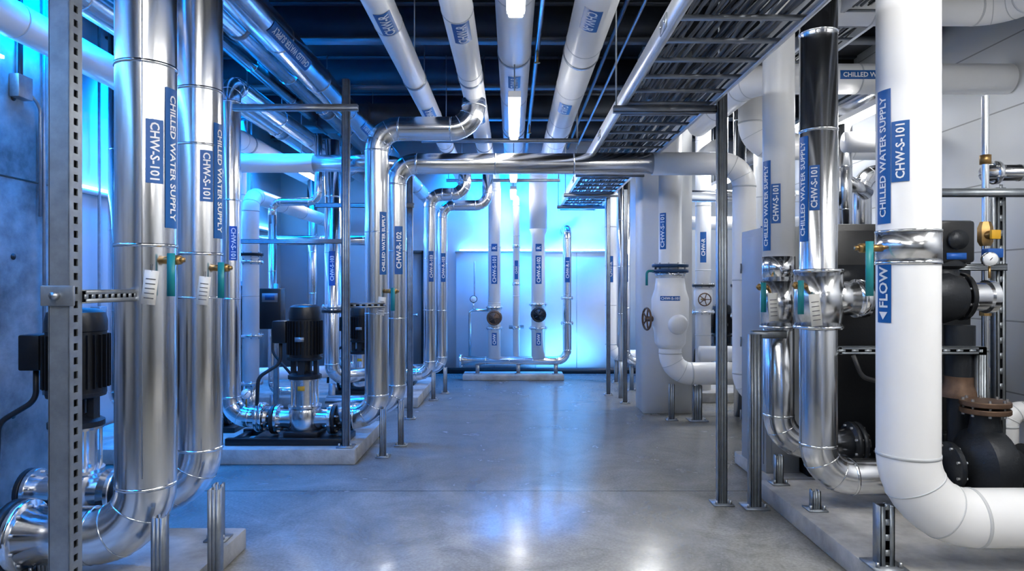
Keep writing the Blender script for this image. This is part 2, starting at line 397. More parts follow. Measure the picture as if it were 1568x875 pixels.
# ------------------------------------------------------------------ vertical multistage pump
def pump(x, y, z0, s=1.0, rm=1.0, box_side=-1, base=True, name='vertical_multistage_pump'):
    b = Bd(name)
    def Z(h): return z0+h*s
    r = 0.14*rm
    if base:
        b.box(x-0.42*s, x+0.42*s, y-0.17, y+0.17, z0, z0+0.05, BLACK, 0.006)
    b.box(x-0.15, x+0.15, y-0.14, y+0.14, Z(0.05), Z(0.10), DARK, 0.01)
    b.lathe((x, y, Z(0.10)), UP, [(0, 0.13), (0.02, 0.14), (0.16*s, 0.14), (0.19*s, 0.13)], STEELH, 28)
    zc = Z(0.19)
    for sg in (-1, 1):
        b.lathe((x, y, zc), (sg, 0, 0), [(0.05, 0.10), (0.16, 0.085), (0.22, 0.085)], STEELH, 24)
        b.flange((x+sg*0.235, y, zc), (1, 0, 0), 0.13, STEELH, 0.03, 8)
        b.flange((x+sg*0.27, y, zc), (1, 0, 0), 0.13, DARK, 0.03, 8)
    b.lathe((x, y, Z(0.29)), UP, [(0, 0.135), (0.012, 0.145), (0.03, 0.145), (0.035, 0.105), (0.25*s, 0.105), (0.255*s, 0.14), (0.28*s, 0.14)], STEELH, 28)
    for i in range(4):
        a = pi/4+i*pi/2; b.cyl((x+0.125*math.cos(a), y+0.125*math.sin(a), Z(0.26)), (x+0.125*math.cos(a), y+0.125*math.sin(a), Z(0.58)), 0.009, BAND, 8)
    b.lathe((x, y, Z(0.56)), UP, [(0, 0.145), (0.03*s, 0.145), (0.05*s, 0.11), (0.07*s, 0.05), (0.15*s, 0.05)], DARK, 24)
    for i in range(4):
        a = i*pi/2; c, sn = math.cos(a), math.sin(a)
        b.obox((x+0.10*c, y+0.10*sn, Z(0.67)), UP, V((c, sn, 0)), V((-sn, c, 0)), 0.08*s, 0.018, 0.03, DARK)
    b.lathe((x, y, Z(0.72)), UP, [(0, 0.11), (0.01, 0.15), (0.03*s, 0.155), (0.035*s, r)], DARK, 28)
    b.lathe((x, y, Z(0.755)), UP, [(0, r), (0.34*s, r), (0.345*s, r*1.03), (0.40*s, r*1.03), (0.45*s, r*0.95), (0.47*s, r*0.7), (0.475*s, 0)], BLACK, 32, True, False)
    for i in range(28):
        a = 2*pi*i/28; c, sn = math.cos(a), math.sin(a)
        b.obox((x+(r+0.008)*c, y+(r+0.008)*sn, Z(0.93)), UP, V((c, sn, 0)), V((-sn, c, 0)), 0.15*s, 0.012, 0.003, BLACK)
    b.box(*sorted((x+box_side*(r+0.01), x+box_side*(r+0.13))), y-0.08, y+0.08, Z(0.88), Z(1.08), BLACK, 0.01)
    b.box(x-0.04, x+0.04, y-r-0.026, y-r-0.018, Z(0.9), Z(0.94), GALV)
    b.box(x-0.03, x+0.03, y-0.112, y-0.106, Z(0.46), Z(0.50), YEL)
    p = V((x+box_side*(r+0.08), y, Z(0.9)))
    b.tube([p, p+V((0.0, 0, -0.2)), p+V((box_side*0.18, -0.05, -0.32)), p+V((box_side*0.2, -0.05, -0.75*s))], 0.016, RUBBER, 0.1, 10)
    b.done()
pump(-2.52, 3.95, 0.117, 1.02, 1.1)
pump(-1.835, 6.05, 0.13, 0.98, 0.97)
pump(-1.92, 8.7, 0.13, 0.9, 0.95)
pump(-1.72, 9.5, 0.13, 0.9, 0.9)
pump(-2.9, 2.45, 0.117, 1.0, 1.0)
pump(-2.95, 6.5, 0.13, 0.9, 0.95)

# ------------------------------------------------------------------ mid-left pipes
b = Bd('chilled_water_return_pipe'); R = 0.105
b.tube([(-1.57, 6.05, 0.335), (-1.198, 6.05, 0.335), (-1.198, 6.05, 2.89), (-0.34, 6.05, 2.89), (-0.34, 6.05, 3.15)], R, STEEL, 0.2, 32, BAND, 0.85)
b.clabel((-1.198, 6.05, 1.87), UP, ang(43), R, 0.55, 0.07, 'CHILLED WATER SUPPLY', 'up')
b.post(-1.13, 5.98, 0, 0.42, 0.05); b.lever_valve((-1.11, 5.98, 1.45), (1, -0.3, 0))
b.done()
b = Bd('chilled_water_return_pipe'); R = 0.098
b.tube([(-1.75, 6.47, 0.36), (-1.10, 6.47, 0.36), (-1.10, 6.47, 2.655), (1.33, 6.47, 2.655)], R, STEEL, 0.2, 32, BAND, 0.9)
b.tube([(1.33, 6.47, 2.655), (2.20, 6.47, 2.655), (2.20, 6.47, 0.45), (2.9, 6.47, 0.45)], R+0.01, WHITE, 0.22, 32, WSEAM, 1.2)
b.clabel((-1.10, 6.47, 1.83), UP, ang(25), R, 0.45, 0.08, 'CHW-R-102', 'up')
b.post(-1.04, 6.40, 0, 0.42, 0.05)
b.post(2.3, 6.45, 0.0, 0.35, 0.06)
b.done()
b = Bd('suction_pipe'); b.tube([(-2.10, 6.05, 0.335), (-2.50, 6.05, 0.335), (-2.50, 6.05, 3.3), (-2.5, 11.7, 3.3)], 0.092, STEEL, 0.18, 28, BAND, 1.1)
b.flange((-2.2, 6.05, 0.335), (1, 0, 0), 0.13, BAND); b.flange((-2.24, 6.05, 0.335), (1, 0, 0), 0.13, STEELH)
b.gauge((-2.3, 5.93, 0.56), (0, -1, 0), 0.045)
b.clabel((-2.5, 6.05, 1.87), UP, ang(40), 0.092, 0.3, 0.07, 'CHW-S-101', 'down'); b.done()
b = Bd('pump_skid_frame'); b.box(-2.45, -1.45, 5.82, 5.88, 0.13, 0.19, BLACK, 0.005); b.box(-2.45, -1.45, 6.22, 6.28, 0.13, 0.19, BLACK, 0.005)
for x in (-2.42, -1.9, -1.5): b.box(x, x+0.05, 5.88, 6.22, 0.13, 0.175, BLACK)
b.done()

b = Bd('strut_channel_stand'); b.post(-1.41, 5.8, 0.13, 3.25, 0.06)
b.strut((-2.35, 5.76, 3.0), (-1.30, 5.76, 3.0), 0.05, (0, 0, -1)); b.strut((-1.40, 5.84, 1.33), (-1.1, 5.90, 1.33), 0.045, (0, -1, 0), holes=True, step=0.05); b.done()
b = Bd('strut_channel_stand'); b.post(-1.15, 7.7, 0, 2.75, 0.06); b.strut((-2.2, 7.66, 2.4), (-1.1, 7.66, 2.4), 0.05, (0, -1, 0)); b.done()
b = Bd('strut_channel_stand'); b.post(-1.72, 7.0, 0, 3.0, 0.05); b.strut((-3.0, 6.96, 1.95), (-1.7, 6.96, 1.95), 0.045, (0, -1, 0)); b.done()

b = Bd('chilled_water_return_pipe')
b.tube([(-1.75, 9.0, 0.33), (-1.085, 9.0, 0.33), (-1.085, 9.0, 2.70), (-0.62, 9.0, 2.70), (-0.62, 9.0, 3.1)], 0.085, STEEL, 0.17, 24, BAND, 0.8)
b.post(-1.03, 8.95, 0, 0.36, 0.05); b.clabel((-1.085, 9.0, 1.75), UP, ang(20), 0.085, 0.4, 0.07, 'CHW-R-103', 'up'); b.done()
b = Bd('chilled_water_return_pipe')
b.tube([(-1.45, 9.55, 0.33), (-0.98, 9.55, 0.33), (-0.98, 9.55, 2.62), (-0.34, 9.55, 2.62), (-0.34, 9.55, 3.1)], 0.075, STEEL, 0.17, 24, BAND, 0.8)
b.post(-0.93, 9.5, 0, 0.36, 0.05); b.clabel((-0.98, 9.55, 1.75), UP, ang(20), 0.075, 0.4, 0.07, 'CHW-R-103', 'up'); b.done()

# ------------------------------------------------------------------ back-left cluster
b = Bd('white_insulated_pipe')
b.tube([(-2.87, 7.5, 0.45), (-2.87, 7.5, 2.50), (-2.87, 11.7, 2.50)], 0.09, WHITE, 0.18, 24, WSEAM, 1.0)
b.flange((-2.87, 7.5, 1.84), UP, 0.135, DARK, 0.03); b.flange((-2.87, 7.5, 1.76), UP, 0.135, STEELH, 0.03); b.flange((-2.87, 7.5, 0.95), UP, 0.135, STEELH, 0.03)
b.flange((-2.87, 7.5, 0.43), UP, 0.13, STEELH, 0.03); b.cyl((-2.87, 7.5, 0.0), (-2.87, 7.5, 0.42), 0.06, STEEL); b.done()
b = Bd('header_pipe')
b.tube([(-3.98, 7.2, 2.79), (-2.09, 7.2, 2.79)], 0.10, WHITE, 0.2, 24, WSEAM, 1.2); b.tube([(-2.09, 7.2, 2.79), (-1.25, 7.2, 2.79), (-1.25, 11.7, 2.79)], 0.09, STEEL, 0.18, 24, BAND, 0.8); b.done()
b = Bd('riser_pipe'); b.tube([(-2.11, 8.0, 3.2), (-2.11, 8.0, 0.42), (-1.75, 8.35, 0.42)], 0.085, STEEL, 0.16, 24, BAND, 0.8)
b.flange((-2.11, 8.0, 1.25), UP, 0.12, STEELH); b.flange((-2.11, 8.0, 1.20), UP, 0.12, DARK); b.cyl((-2.11, 8, 0), (-2.11, 8, 0.35), 0.04, GALV); b.clabel((-2.11, 8, 1.7), UP, ang(15), 0.085, 0.4, 0.07, 'CHW-S-103', 'up'); b.done()
b = Bd('riser_pipe'); b.tube([(-2.72, 7.75, 2.3), (-2.72, 7.75, 0.3), (-2.3, 7.75, 0.3)], 0.045, STEEL, 0.1, 16, BAND, 0.7); b.cyl((-2.72, 7.75, 0), (-2.72, 7.75, 0.26), 0.03, GALV)
b.tube([(-2.72, 7.75, 2.2), (-2.72, 7.75, 2.45), (-2.2, 7.75, 2.45), (-2.2, 7.75, 3.2)], 0.045, STEEL, 0.1, 16, BAND); b.done()
b = Bd('riser_pipe'); b.tube([(-3.35, 8.4, 3.3), (-3.35, 8.4, 0.4), (-2.3, 8.7, 0.4)], 0.08, WHITE, 0.16, 24, WSEAM, 0.8); b.done()
b = Bd('riser_pipe'); b.tube([(-2.35, 9.5, 3.3), (-2.35, 9.5, 0.4), (-2.05, 9.5, 0.33)], 0.075, STEEL, 0.14, 24, BAND, 0.8); b.done()
b = Bd('riser_pipe'); b.tube([(-3.1, 10.6, 3.3), (-3.1, 10.6, 0.1)], 0.075, STEEL, 0.14, 24, BAND, 0.8); b.done()
b = Bd('riser_pipe'); b.tube([(-3.6, 6.2, 4.2), (-3.6, 6.2, 0.42), (-3.2, 6.5, 0.35)], 0.06, STEEL, 0.14, 24, BAND, 0.8); b.done()
b = Bd('header_pipe'); b.tube([(-3.98, 9.8, 2.15), (-1.5, 9.8, 2.15)], 0.07, STEEL, 0.14, 24, BAND, 0.8); b.cyl((-2.0, 9.8, 2.2), (-2.0, 9.8, 4.3), 0.006, GALV, 6); b.done()
for (x, y) in ((-3.93, 5.9), (-3.93, 6.5), (-3.93, 8.9), (-3.93, 10.3)):
    b = Bd('electrical_conduit'); b.tube([(x, y, 4.25), (x, y, 1.3)], 0.014, GALV, 0.1, 10); b.box(x-0.05, x+0.04, y-0.06, y+0.06, 1.12, 1.30, GALV, 0.006); b.done()
b = Bd('electrical_conduit'); b.tube([(-3.42, 4.75, 4.25), (-3.42, 4.75, 2.95)], 0.016, RUBBER, 0.1, 10); b.box(-3.45, -3.38, 4.68, 4.82, 2.8, 2.96, GALV, 0.006)
b.tube([(-3.42, 4.95, 2.0), (-3.42, 4.95, 2.8), (-3.42, 4.8, 2.88)], 0.012, GALV, 0.1, 10); b.done()
b = Bd('electrical_conduit'); b.tube([(-3.42, 4.99, 0.7), (-3.42, 4.99, 4.25)], 0.012, GALV, 0.1, 10); b.done()
def vfd(x0, x1, y, z0, z1):
    b = Bd('variable_speed_drive'); b.box(x0, x1, y, y+0.16, z0, z1, BLACK, 0.01); b.box(x0+0.03, x1-0.03, y-0.004, y, z1-0.14, z1-0.05, CABG)
    b.box(x0+0.06, x1-0.06, y-0.006, y-0.003, z1-0.12, z1-0.07, NAVY); xm = (x0+x1)/2
    b.strut((xm, y+0.19, 0.0), (xm, y+0.19, z1+0.05), 0.045, (0, -1, 0)); b.foot(xm, y+0.19, 0, 0.12)
    b.tube([(xm, y+0.08, z0), (xm, y+0.08, z0-0.25), (xm+0.25, y-0.1, z0-0.45)], 0.014, RUBBER, 0.1, 8); b.done()
vfd(-2.60, -2.38, 7.02, 1.05, 1.47)
vfd(-1.95, -1.75, 10.4, 1.0, 1.45)
vfd(-3.3, -3.05, 7.8, 1.1, 1.5)

def main(x, z, r, mat, sm, y0=-2.95, y1=11.75, label=True, lab_n=(0, 0, -1), step=1.3):
    b = Bd('overhead_water_main'); b.tube([(x, y0, z), (x, y1, z)], r, mat, 0.2, 28, sm, step)
    if label:
        for y in (3.8, 6.0, 8.2, 10.2):
            b.clabel((x, y+0.7*(x % 0.7), z), (0, 1, 0), lab_n, r, 0.34, 0.11, 'CHW-R', 'down')
    for y in (2.9, 5.6, 8.3, 10.9):
        if y > y0:
            b.cyl((x, y-0.02, z), (x, y+0.02, z), r+0.006, GALV, 28); b.cyl((x, y, z+r), (x, y, 4.3), 0.006, GALV, 6)
    b.done()
main(-2.25, 3.62, 0.10, STEEL, BAND, label=False)
main(-2.80, 3.38, 0.105, STEEL, BAND, label=False)
main(-3.22, 3.22, 0.12, WHITE, WSEAM, label=False)
main(-2.62, 3.72, 0.07, STEEL, BAND, label=False)
main(-0.80, 3.20, 0.092, WHITE, WSEAM, lab_n=(0.3, 0, -1))
b = Bd('overhead_water_main'); b.tube([(-0.34, -2.95, 3.22), (-0.34, 10.2, 3.22), (-0.28, 10.9, 3.22), (-0.28, 10.9, 0.34)], 0.10, WHITE, 0.22, 28, WSEAM, 1.3)
for y in (4.4, 6.7, 9.0): b.clabel((-0.34, y, 3.22), (0, 1, 0), (0.2, 0, -1), 0.10, 0.34, 0.12, 'CHW-R', 'down')
for y in (2.9, 5.6, 8.3): b.cyl((-0.34, y-0.02, 3.22), (-0.34, y+0.02, 3.22), 0.106, GALV, 28); b.cyl((-0.34, y, 3.3), (-0.34, y, 4.3), 0.006, GALV, 6)
b.clabel((-0.28, 10.9, 1.75), UP, ang(0), 0.10, 0.45, 0.1, 'CHW-S-101', 'up'); b.clabel((-0.28, 10.9, 0.65), UP, ang(0), 0.10, 0.2, 0.08, 'CHW', 'up'); b.clabel((-0.28, 10.9, 2.1), UP, ang(0), 0.10, 0.12, 0.1, 'R', 'up')
for z in (1.15, 0.82): b.flange((-0.28, 10.9, z), UP, 0.14, STEELH, 0.03)
b.done()
main(0.02, 3.42, 0.135, WHITE, WSEAM)
b = Bd('overhead_water_main')
b.tube([(0.57, -2.95, 3.42), (0.57, 10.1, 3.42), (0.42, 10.9, 3.42), (0.42, 10.9, 2.4)], 0.145, WHITE, 0.26, 32, WSEAM, 1.3)
b.lathe((0.42, 10.9, 2.4), DN, [(0, 0.145), (0.1, 0.11), (2.06, 0.11)], WHITE, 28)
for y in (4.6, 6.9): b.clabel((0.57, y, 3.42), (0, 1, 0), (-0.3, 0, -1), 0.145, 0.36, 0.13, 'CHW-R', 'up')
for y in (2.9, 5.6, 8.3): b.cyl((0.57, y-0.02, 3.42), (0.57, y+0.02, 3.42), 0.151, GALV, 28); b.cyl((0.57, y, 3.5), (0.57, y, 4.3), 0.006, GALV, 6)
b.clabel((0.42, 10.9, 1.75), UP, ang(0), 0.11, 0.45, 0.1, 'CHW-S-102', 'up'); b.clabel((0.42, 10.9, 0.65), UP, ang(0), 0.11, 0.2, 0.08, 'CHW', 'up'); b.clabel((0.42, 10.9, 2.1), UP, ang(0), 0.11, 0.12, 0.1, 'R', 'up')
for z in (1.2, 0.82): b.flange((0.42, 10.9, z), UP, 0.15, STEELH, 0.03)
b.done()

# far wall manifold
b = Bd('manifold_pipe'); b.tube([(-0.80, 10.9, 0.30), (0.88, 10.9, 0.30), (0.88, 10.9, 2.42), (0.88, 11.75, 2.42)], 0.07, STEEL, 0.17, 24, BAND, 0.5)
b.flange((-0.82, 10.9, 0.30), (1, 0, 0), 0.11, BAND, 0.03); b.clabel((0.88, 10.9, 1.75), UP, ang(0), 0.07, 0.4, 0.08, 'CHW-R-1', 'up')
for x in (-0.55, 0.1, 0.7): b.box(x-0.03, x+0.03, 10.86, 10.94, 0.09, 0.24, GALV); b.box(x-0.06, x+0.06, 10.82, 10.98, 0.09, 0.10, GALV)
for z in (1.3, 0.9): b.flange((0.88, 10.9, z), UP, 0.105, STEELH, 0.025)
b.done()
b = Bd('drain_riser'); b.tube([(0.07, 10.95, 0.36), (0.07, 10.95, 2.9), (0.07, 11.78, 2.9)], 0.055, WHITE, 0.12, 20, WSEAM, 0.6)
for z in (0.8, 1.5, 2.1): b.cyl((0.07, 10.95, z), (0.07, 10.95, z+0.05), 0.065, STEELH)
b.box(-0.05, 0.19, 11.0, 11.02, 0.8, 0.86, GALV); b.clabel((0.07, 10.95, 1.75), UP, ang(0), 0.055, 0.3, 0.06, 'CHW', 'up'); b.done()
for (x, z, m) in ((-0.28, 0.99, BROWN), (0.42, 1.04, DARK)):
    b = Bd('gate_valve'); b.lathe((x, 10.9, z), (0, -1, 0), [(0.0, 0.125), (0.12, 0.10), (0.14, 0.12), (0.17, 0.12), (0.18, 0.04), (0.28, 0.03)], m, 20)
    b.wheel((x, 10.64, z), (0, 1, 0), 0.10, m); b.done()
b = Bd('pressure_gauge_pipe'); b.tube([(-0.68, 11.0, 0.36), (-0.68, 11.0, 1.1), (-0.38, 10.95, 1.1)], 0.022, STEEL, 0.06, 12); b.cyl((-0.62, 11.05, 1.28), (-0.62, 11.0, 1.28), 0.06, DARK); b.cyl((-0.62, 11.0, 1.28), (-0.62, 10.995, 1.28), 0.05, TXT)
b.tube([(-0.62, 11.02, 1.24), (-0.62, 11.02, 1.1)], 0.012, STEEL, 0.05, 8); b.tube([(-0.62, 11.3, 1.9), (-0.62, 11.3, 1.3), (-0.62, 11.05, 1.28)], 0.012, GALV, 0.05, 8); b.done()

# ------------------------------------------------------------------ strip lights
def strip(x, y0, y1, z=2.98):
    b = Bd('fluorescent_strip_light'); b.box(x-0.05, x+0.05, y0, y1, z, z+0.05, HOUS); b.box(x-0.04, x+0.04, y0+0.03, y1-0.03, z-0.035, z, GLOW, 0.01)
    for y in (y0+0.15, y1-0.15): b.cyl((x, y, z+0.05), (x, y, 4.3 if abs(x) > 0.5 else 3.3), 0.006, GALV, 6)
    b.done()
for y0, y1 in ((-2.4, -0.9), (0.2, 1.6), (2.3, 3.72), (5.36, 6.8), (8.2, 9.6), (10.5, 11.5)): strip(0.02, y0, y1)
for y0, y1 in ((-1.5, 0.3), (2.0, 3.6), (5.5, 6.5), (9.4, 10.4)): strip(3.02, y0, y1)
strip(-2.7, 8.6, 9.6)

def led(x0, x1, y0, y1, z0, z1):
    b = Bd('blue_led_strip'); b.box(x0, x1, y0, y1, z0, z1, BLUEGLOW); b.done()
led(-3.99, -3.95, 5.2, 11.4, 2.397, 2.43)
led(-0.9, 1.7, 11.70, 11.74, 2.092, 2.12)
b = Bd('light_ledge'); b.box(-3.998, -3.93, 5.15, 11.5, 2.36, 2.395, WALLW); b.done()
led(-3.44, -3.42, -1.0, 4.6, 3.03, 3.05)

def area(name, loc, target, sx, sy, power, col, spread=180):
    l = bpy.data.lights.new(name, 'AREA'); l.shape = 'RECTANGLE'; l.size = sx; l.size_y = sy; l.energy = power; l.color = col; l.spread = math.radians(spread)
    o = bpy.data.objects.new(name, l); scene.collection.objects.link(o); o.location = loc
    o.rotation_euler = (V(target)-V(loc)).to_track_quat('-Z', 'Y').to_euler()
BL = (0.0, 0.245, 1.0)
area('added_blue_fill', (-3.2, 7.0, 3.85), (-3.8, 7.0, 0), 0.3, 3.0, 370, BL, 110)  # added area lights that strengthen the blue LED glow, no fixtures behind them
area('added_blue_fill', (-3.0, 10.0, 3.85), (-3.5, 10.0, 0), 0.3, 3.0, 230, BL, 110)
area('added_blue_fill', (-2.6, 4.7, 3.85), (-3.4, 4.9, 0.6), 0.3, 1.5, 140, BL, 110)
area('added_blue_fill', (-3.0, 2.0, 3.9), (-3.3, 2.6, 0), 0.3, 2.5, 60, BL, 110)
area('added_blue_fill', (0.3, 11.3, 3.85), (0.4, 11.75, 0.5), 2.6, 0.2, 210, (0.0, 0.25, 1.0), 110)
area('added_blue_fill', (0.95, 11.3, 0.12), (1.0, 11.62, 1.3), 1.2, 0.08, 24, (0.10, 0.42, 1.0))
area('added_white_fill', (2.9, 9.0, 3.85), (2.9, 9.0, 0), 0.5, 1.5, 130, (0.96, 0.98, 1.0))  # added neutral area lights brightening pipes and floor, not actual fixtures
area('added_white_fill', (2.6, 1.0, 4.1), (2.5, 3.4, 0.6), 1.0, 1.0, 150, (1, 0.98, 0.95))
area('added_white_fill', (0.0, -0.8, 4.0), (0, 3.6, 0.5), 1.6, 1.0, 150, (1.0, 0.99, 0.97))

# ------------------------------------------------------------------ cable trays
def tray(x0, x1, z, y0, y1, ncab=16, sup=(), seed=1):
    rnd = random.Random(seed); b = Bd('cable_tray')
    for x, s in ((x0, 1), (x1, -1)):
        b.box(x-0.003, x+0.003, y0, y1, z, z+0.11, ALU); b.box(*sorted((x, x+s*0.03)), y0, y1, z+0.108, z+0.112, ALU); b.box(*sorted((x, x+s*0.03)), y0, y1, z-0.002, z+0.002, ALU)
    y = y0+0.1
    while y < y1: b.box(x0, x1, y-0.018, y+0.018, z+0.003, z+0.02, RUNG); y += 0.3
    for i in range(ncab):
        x = x0+0.04+(x1-x0-0.08)*i/(ncab-1); r = rnd.choice((0.007, 0.009, 0.012)); zz = z+0.022+r+rnd.random()*0.03
        pts = []; yy = y0
        while yy < y1:
            pts.append(V((min(max(x+rnd.uniform(-0.03, 0.03), x0+0.02), x1-0.02), yy, zz+rnd.uniform(0, 0.01)))); yy += 0.45
        b.tube(pts, r, rnd.choice((RUBBER, CABG, CABG, CABL)), 0.3, 6, n=2)
    for yy in sup:
        b.strut((x0-0.06, yy, z-0.028), (x1+0.06, yy, z-0.028), 0.045, (0, 0, -1), m=RUNG)
        for x in (x0-0.04, x1+0.04): b.cyl((x, yy, z-0.05), (x, yy, 4.3), 0.006, GALV, 6)
    for yy in (0.9, 3.4, 5.9, 8.4):
        b.box(x0-0.008, x0-0.003, yy-0.07, yy+0.07, z+0.02, z+0.09, GALV)
        for q in (-0.04, 0.04): b.cyl((x0-0.016, yy+q, z+0.055), (x0-0.008, yy+q, z+0.055), 0.008, SEAM, 6)
    b.done()
tray(0.76, 1.39, 2.745, -2.9, 11.4, 36, (2.2, 4.72, 7.5, 9.2, 10.6), 2)
tray(2.55, 2.95, 3.62, -2.9, 7.0, 12, (2.5, 4.5, 6.6), 4)

b = Bd('strut_channel_stand'); b.post(1.44, 4.69, 0, 2.86, 0.06); b.done()
b = Bd('strut_channel_stand'); b.post(1.64, 4.62, 0, 1.17, 0.07); b.strut((1.62, 4.62, 1.17), (1.85, 4.62, 1.17), 0.05, (0, 0, 1)); b.done()
b = Bd('strut_channel_stand'); b.post(1.32, 9.36, 0, 2.72, 0.05); b.done()
b = Bd('strut_channel_stand'); b.post(1.44, 8.7, 0, 2.72, 0.05); b.done()

# ------------------------------------------------------------------ right foreground
b = Bd('white_chilled_water_pipe'); X, Y, R = 1.914, 3.3, 0.139
b.tube([(X, Y, 4.28), (X, Y, 0.377), (3.1, Y, 0.377)], R, WHITE, 0.31, 44, WSEAM)
b.cyl((X, Y, 1.618), (X, Y, 1.754), R+0.004, STEEL, 44); b.cyl((X, Y, 1.60), (X, Y, 1.618), R+0.006, BAND, 44); b.cyl((X, Y, 1.754), (X, Y, 1.765), R+0.006, BAND, 44)
b.clabel((X, Y, 2.115), UP, ang(-30-47), R, 0.64, 0.085, 'CHILLED WATER SUPPLY', 'up')
b.clabel((X, Y, 2.13), UP, ang(-30-13), R, 0.285, 0.078, 'CHW-S-101', 'up')
b.clabel((X, Y, 1.465), UP, ang(-30-46), R, 0.285, 0.085, 'FLOW', 'up', arrow=True)
b.lever_valve((X-R, Y-0.02, 1.68), (-1, -0.05, 0), (0, 0), 0.26)
b.post(1.83, 3.36, 0.12, 0.42, 0.07, holes=True, step=0.06); b.post(2.75, 3.3, 0.12, 0.25, 0.06)
b.done()
b = Bd('chilled_water_supply_pipe'); X, Y, R = 1.885, 4.2, 0.110
b.tube([(X, Y, 4.28), (X, Y, 0.324), (2.55, Y, 0.324)], R, STEEL, 0.2, 40, BAND)
b.cyl((X, Y, 1.25), (X, Y, 1.58), 0.142, STEEL, 40); b.cyl((X, Y, 1.58), (X, Y, 1.60), 0.147, BAND, 40); b.cyl((X, Y, 1.235), (X, Y, 1.255), 0.147, BAND, 40)
b.cyl((X, Y, 1.42), (X+0.22, Y, 1.42), 0.105, STEELH, 32); b.cyl((X+0.22, Y, 1.42), (X+0.29, Y, 1.42), 0.118, BAND, 32)
for z in (2.45, 3.05): b.cyl((X, Y, z-0.008), (X, Y, z+0.008), R+0.004, BAND, 40)
b.clabel((X, Y, 2.09), UP, ang(-24-50), R, 0.64, 0.075, 'CHILLED WATER SUPPLY', 'up')
b.clabel((X, Y, 2.09), UP, ang(-24-12), R, 0.27, 0.062, 'CHW-S-101', 'up')
b.lever_valve((X-0.12, Y-0.08, 1.50), (-0.7, -0.6, 0), (0, 0), 0.20); b.tag((X-0.11, Y-0.18, 1.48), 0.1, 0.075, 0.19)
b.post(X-0.02, 4.2, 0.12, 0.24, 0.05); b.flange((2.52, Y, 0.324), (1, 0, 0), 0.15, DARK); b.flange((2.56, Y, 0.324), (1, 0, 0), 0.15, DARK)
b.done()
b = Bd('chilled_water_supply_pipe'); X, Y, R = 1.855, 4.75, 0.102
b.tube([(X, Y, 4.28), (X, Y, 1.70)], R+0.004, WHITE, 0.2, 36, WSEAM)
b.tube([(X, Y, 1.70), (X, Y, 0.40), (2.45, Y, 0.40)], R, STEEL, 0.2, 36, BAND)
b.cyl((X, Y, 1.54), (X, Y, 1.70), R+0.008, BAND, 36); b.cyl((X, Y, 1.22), (X, Y, 1.53), 0.122, STEEL, 36); b.cyl((X, Y, 1.205), (X, Y, 1.222), 0.127, BAND, 36)
b.clabel((X, Y, 2.05), UP, ang(-21-48), R+0.004, 0.62, 0.075, 'CHILLED WATER SUPPLY', 'up')
b.clabel((X, Y, 2.06), UP, ang(-21-10), R+0.004, 0.27, 0.062, 'CHW-S-101', 'up')
b.lever_valve((X-0.10, Y-0.06, 1.49), (-0.7, -0.6, 0), (0, 0), 0.20); b.tag((X-0.10, Y-0.15, 1.48), 0.05, 0.075, 0.19)
b.post(X, 4.75, 0.12, 0.32, 0.05)
for x in (2.36, 2.40): b.flange((x, Y, 0.40), (1, 0, 0), 0.15, DARK)
b.done()

b = Bd('electrical_cabinet'); b.box(1.89, 2.14, 5.08, 5.62, 0.10, 1.94, CABINET, 0.006); b.box(1.882, 1.89, 5.12, 5.58, 0.16, 1.88, CABINET, 0.003)
b.box(1.862, 1.884, 5.16, 5.18, 0.95, 1.12, BLACK, 0.003); b.box(1.93, 2.10, 5.072, 5.08, 0.16, 1.88, CABINET, 0.003)
for z in (0.4, 1.0, 1.6): b.cyl((1.878, 5.60, z), (1.878, 5.60, z+0.08), 0.008, GALV, 8)
b.done()
b = Bd('chiller_control_cabinet'); b.box(2.16, 3.35, 4.98, 5.75, 0.10, 1.95, BLACK, 0.01)
for x in (2.2, 2.78): b.box(x, x+0.55, 4.968, 4.98, 0.18, 1.90, BLACK, 0.004); b.box(x+0.47, x+0.50, 4.95, 4.97, 0.95, 1.15, GALV, 0.004)
b.box(2.3, 2.6, 4.962, 4.97, 1.45, 1.65, DARK); b.done()

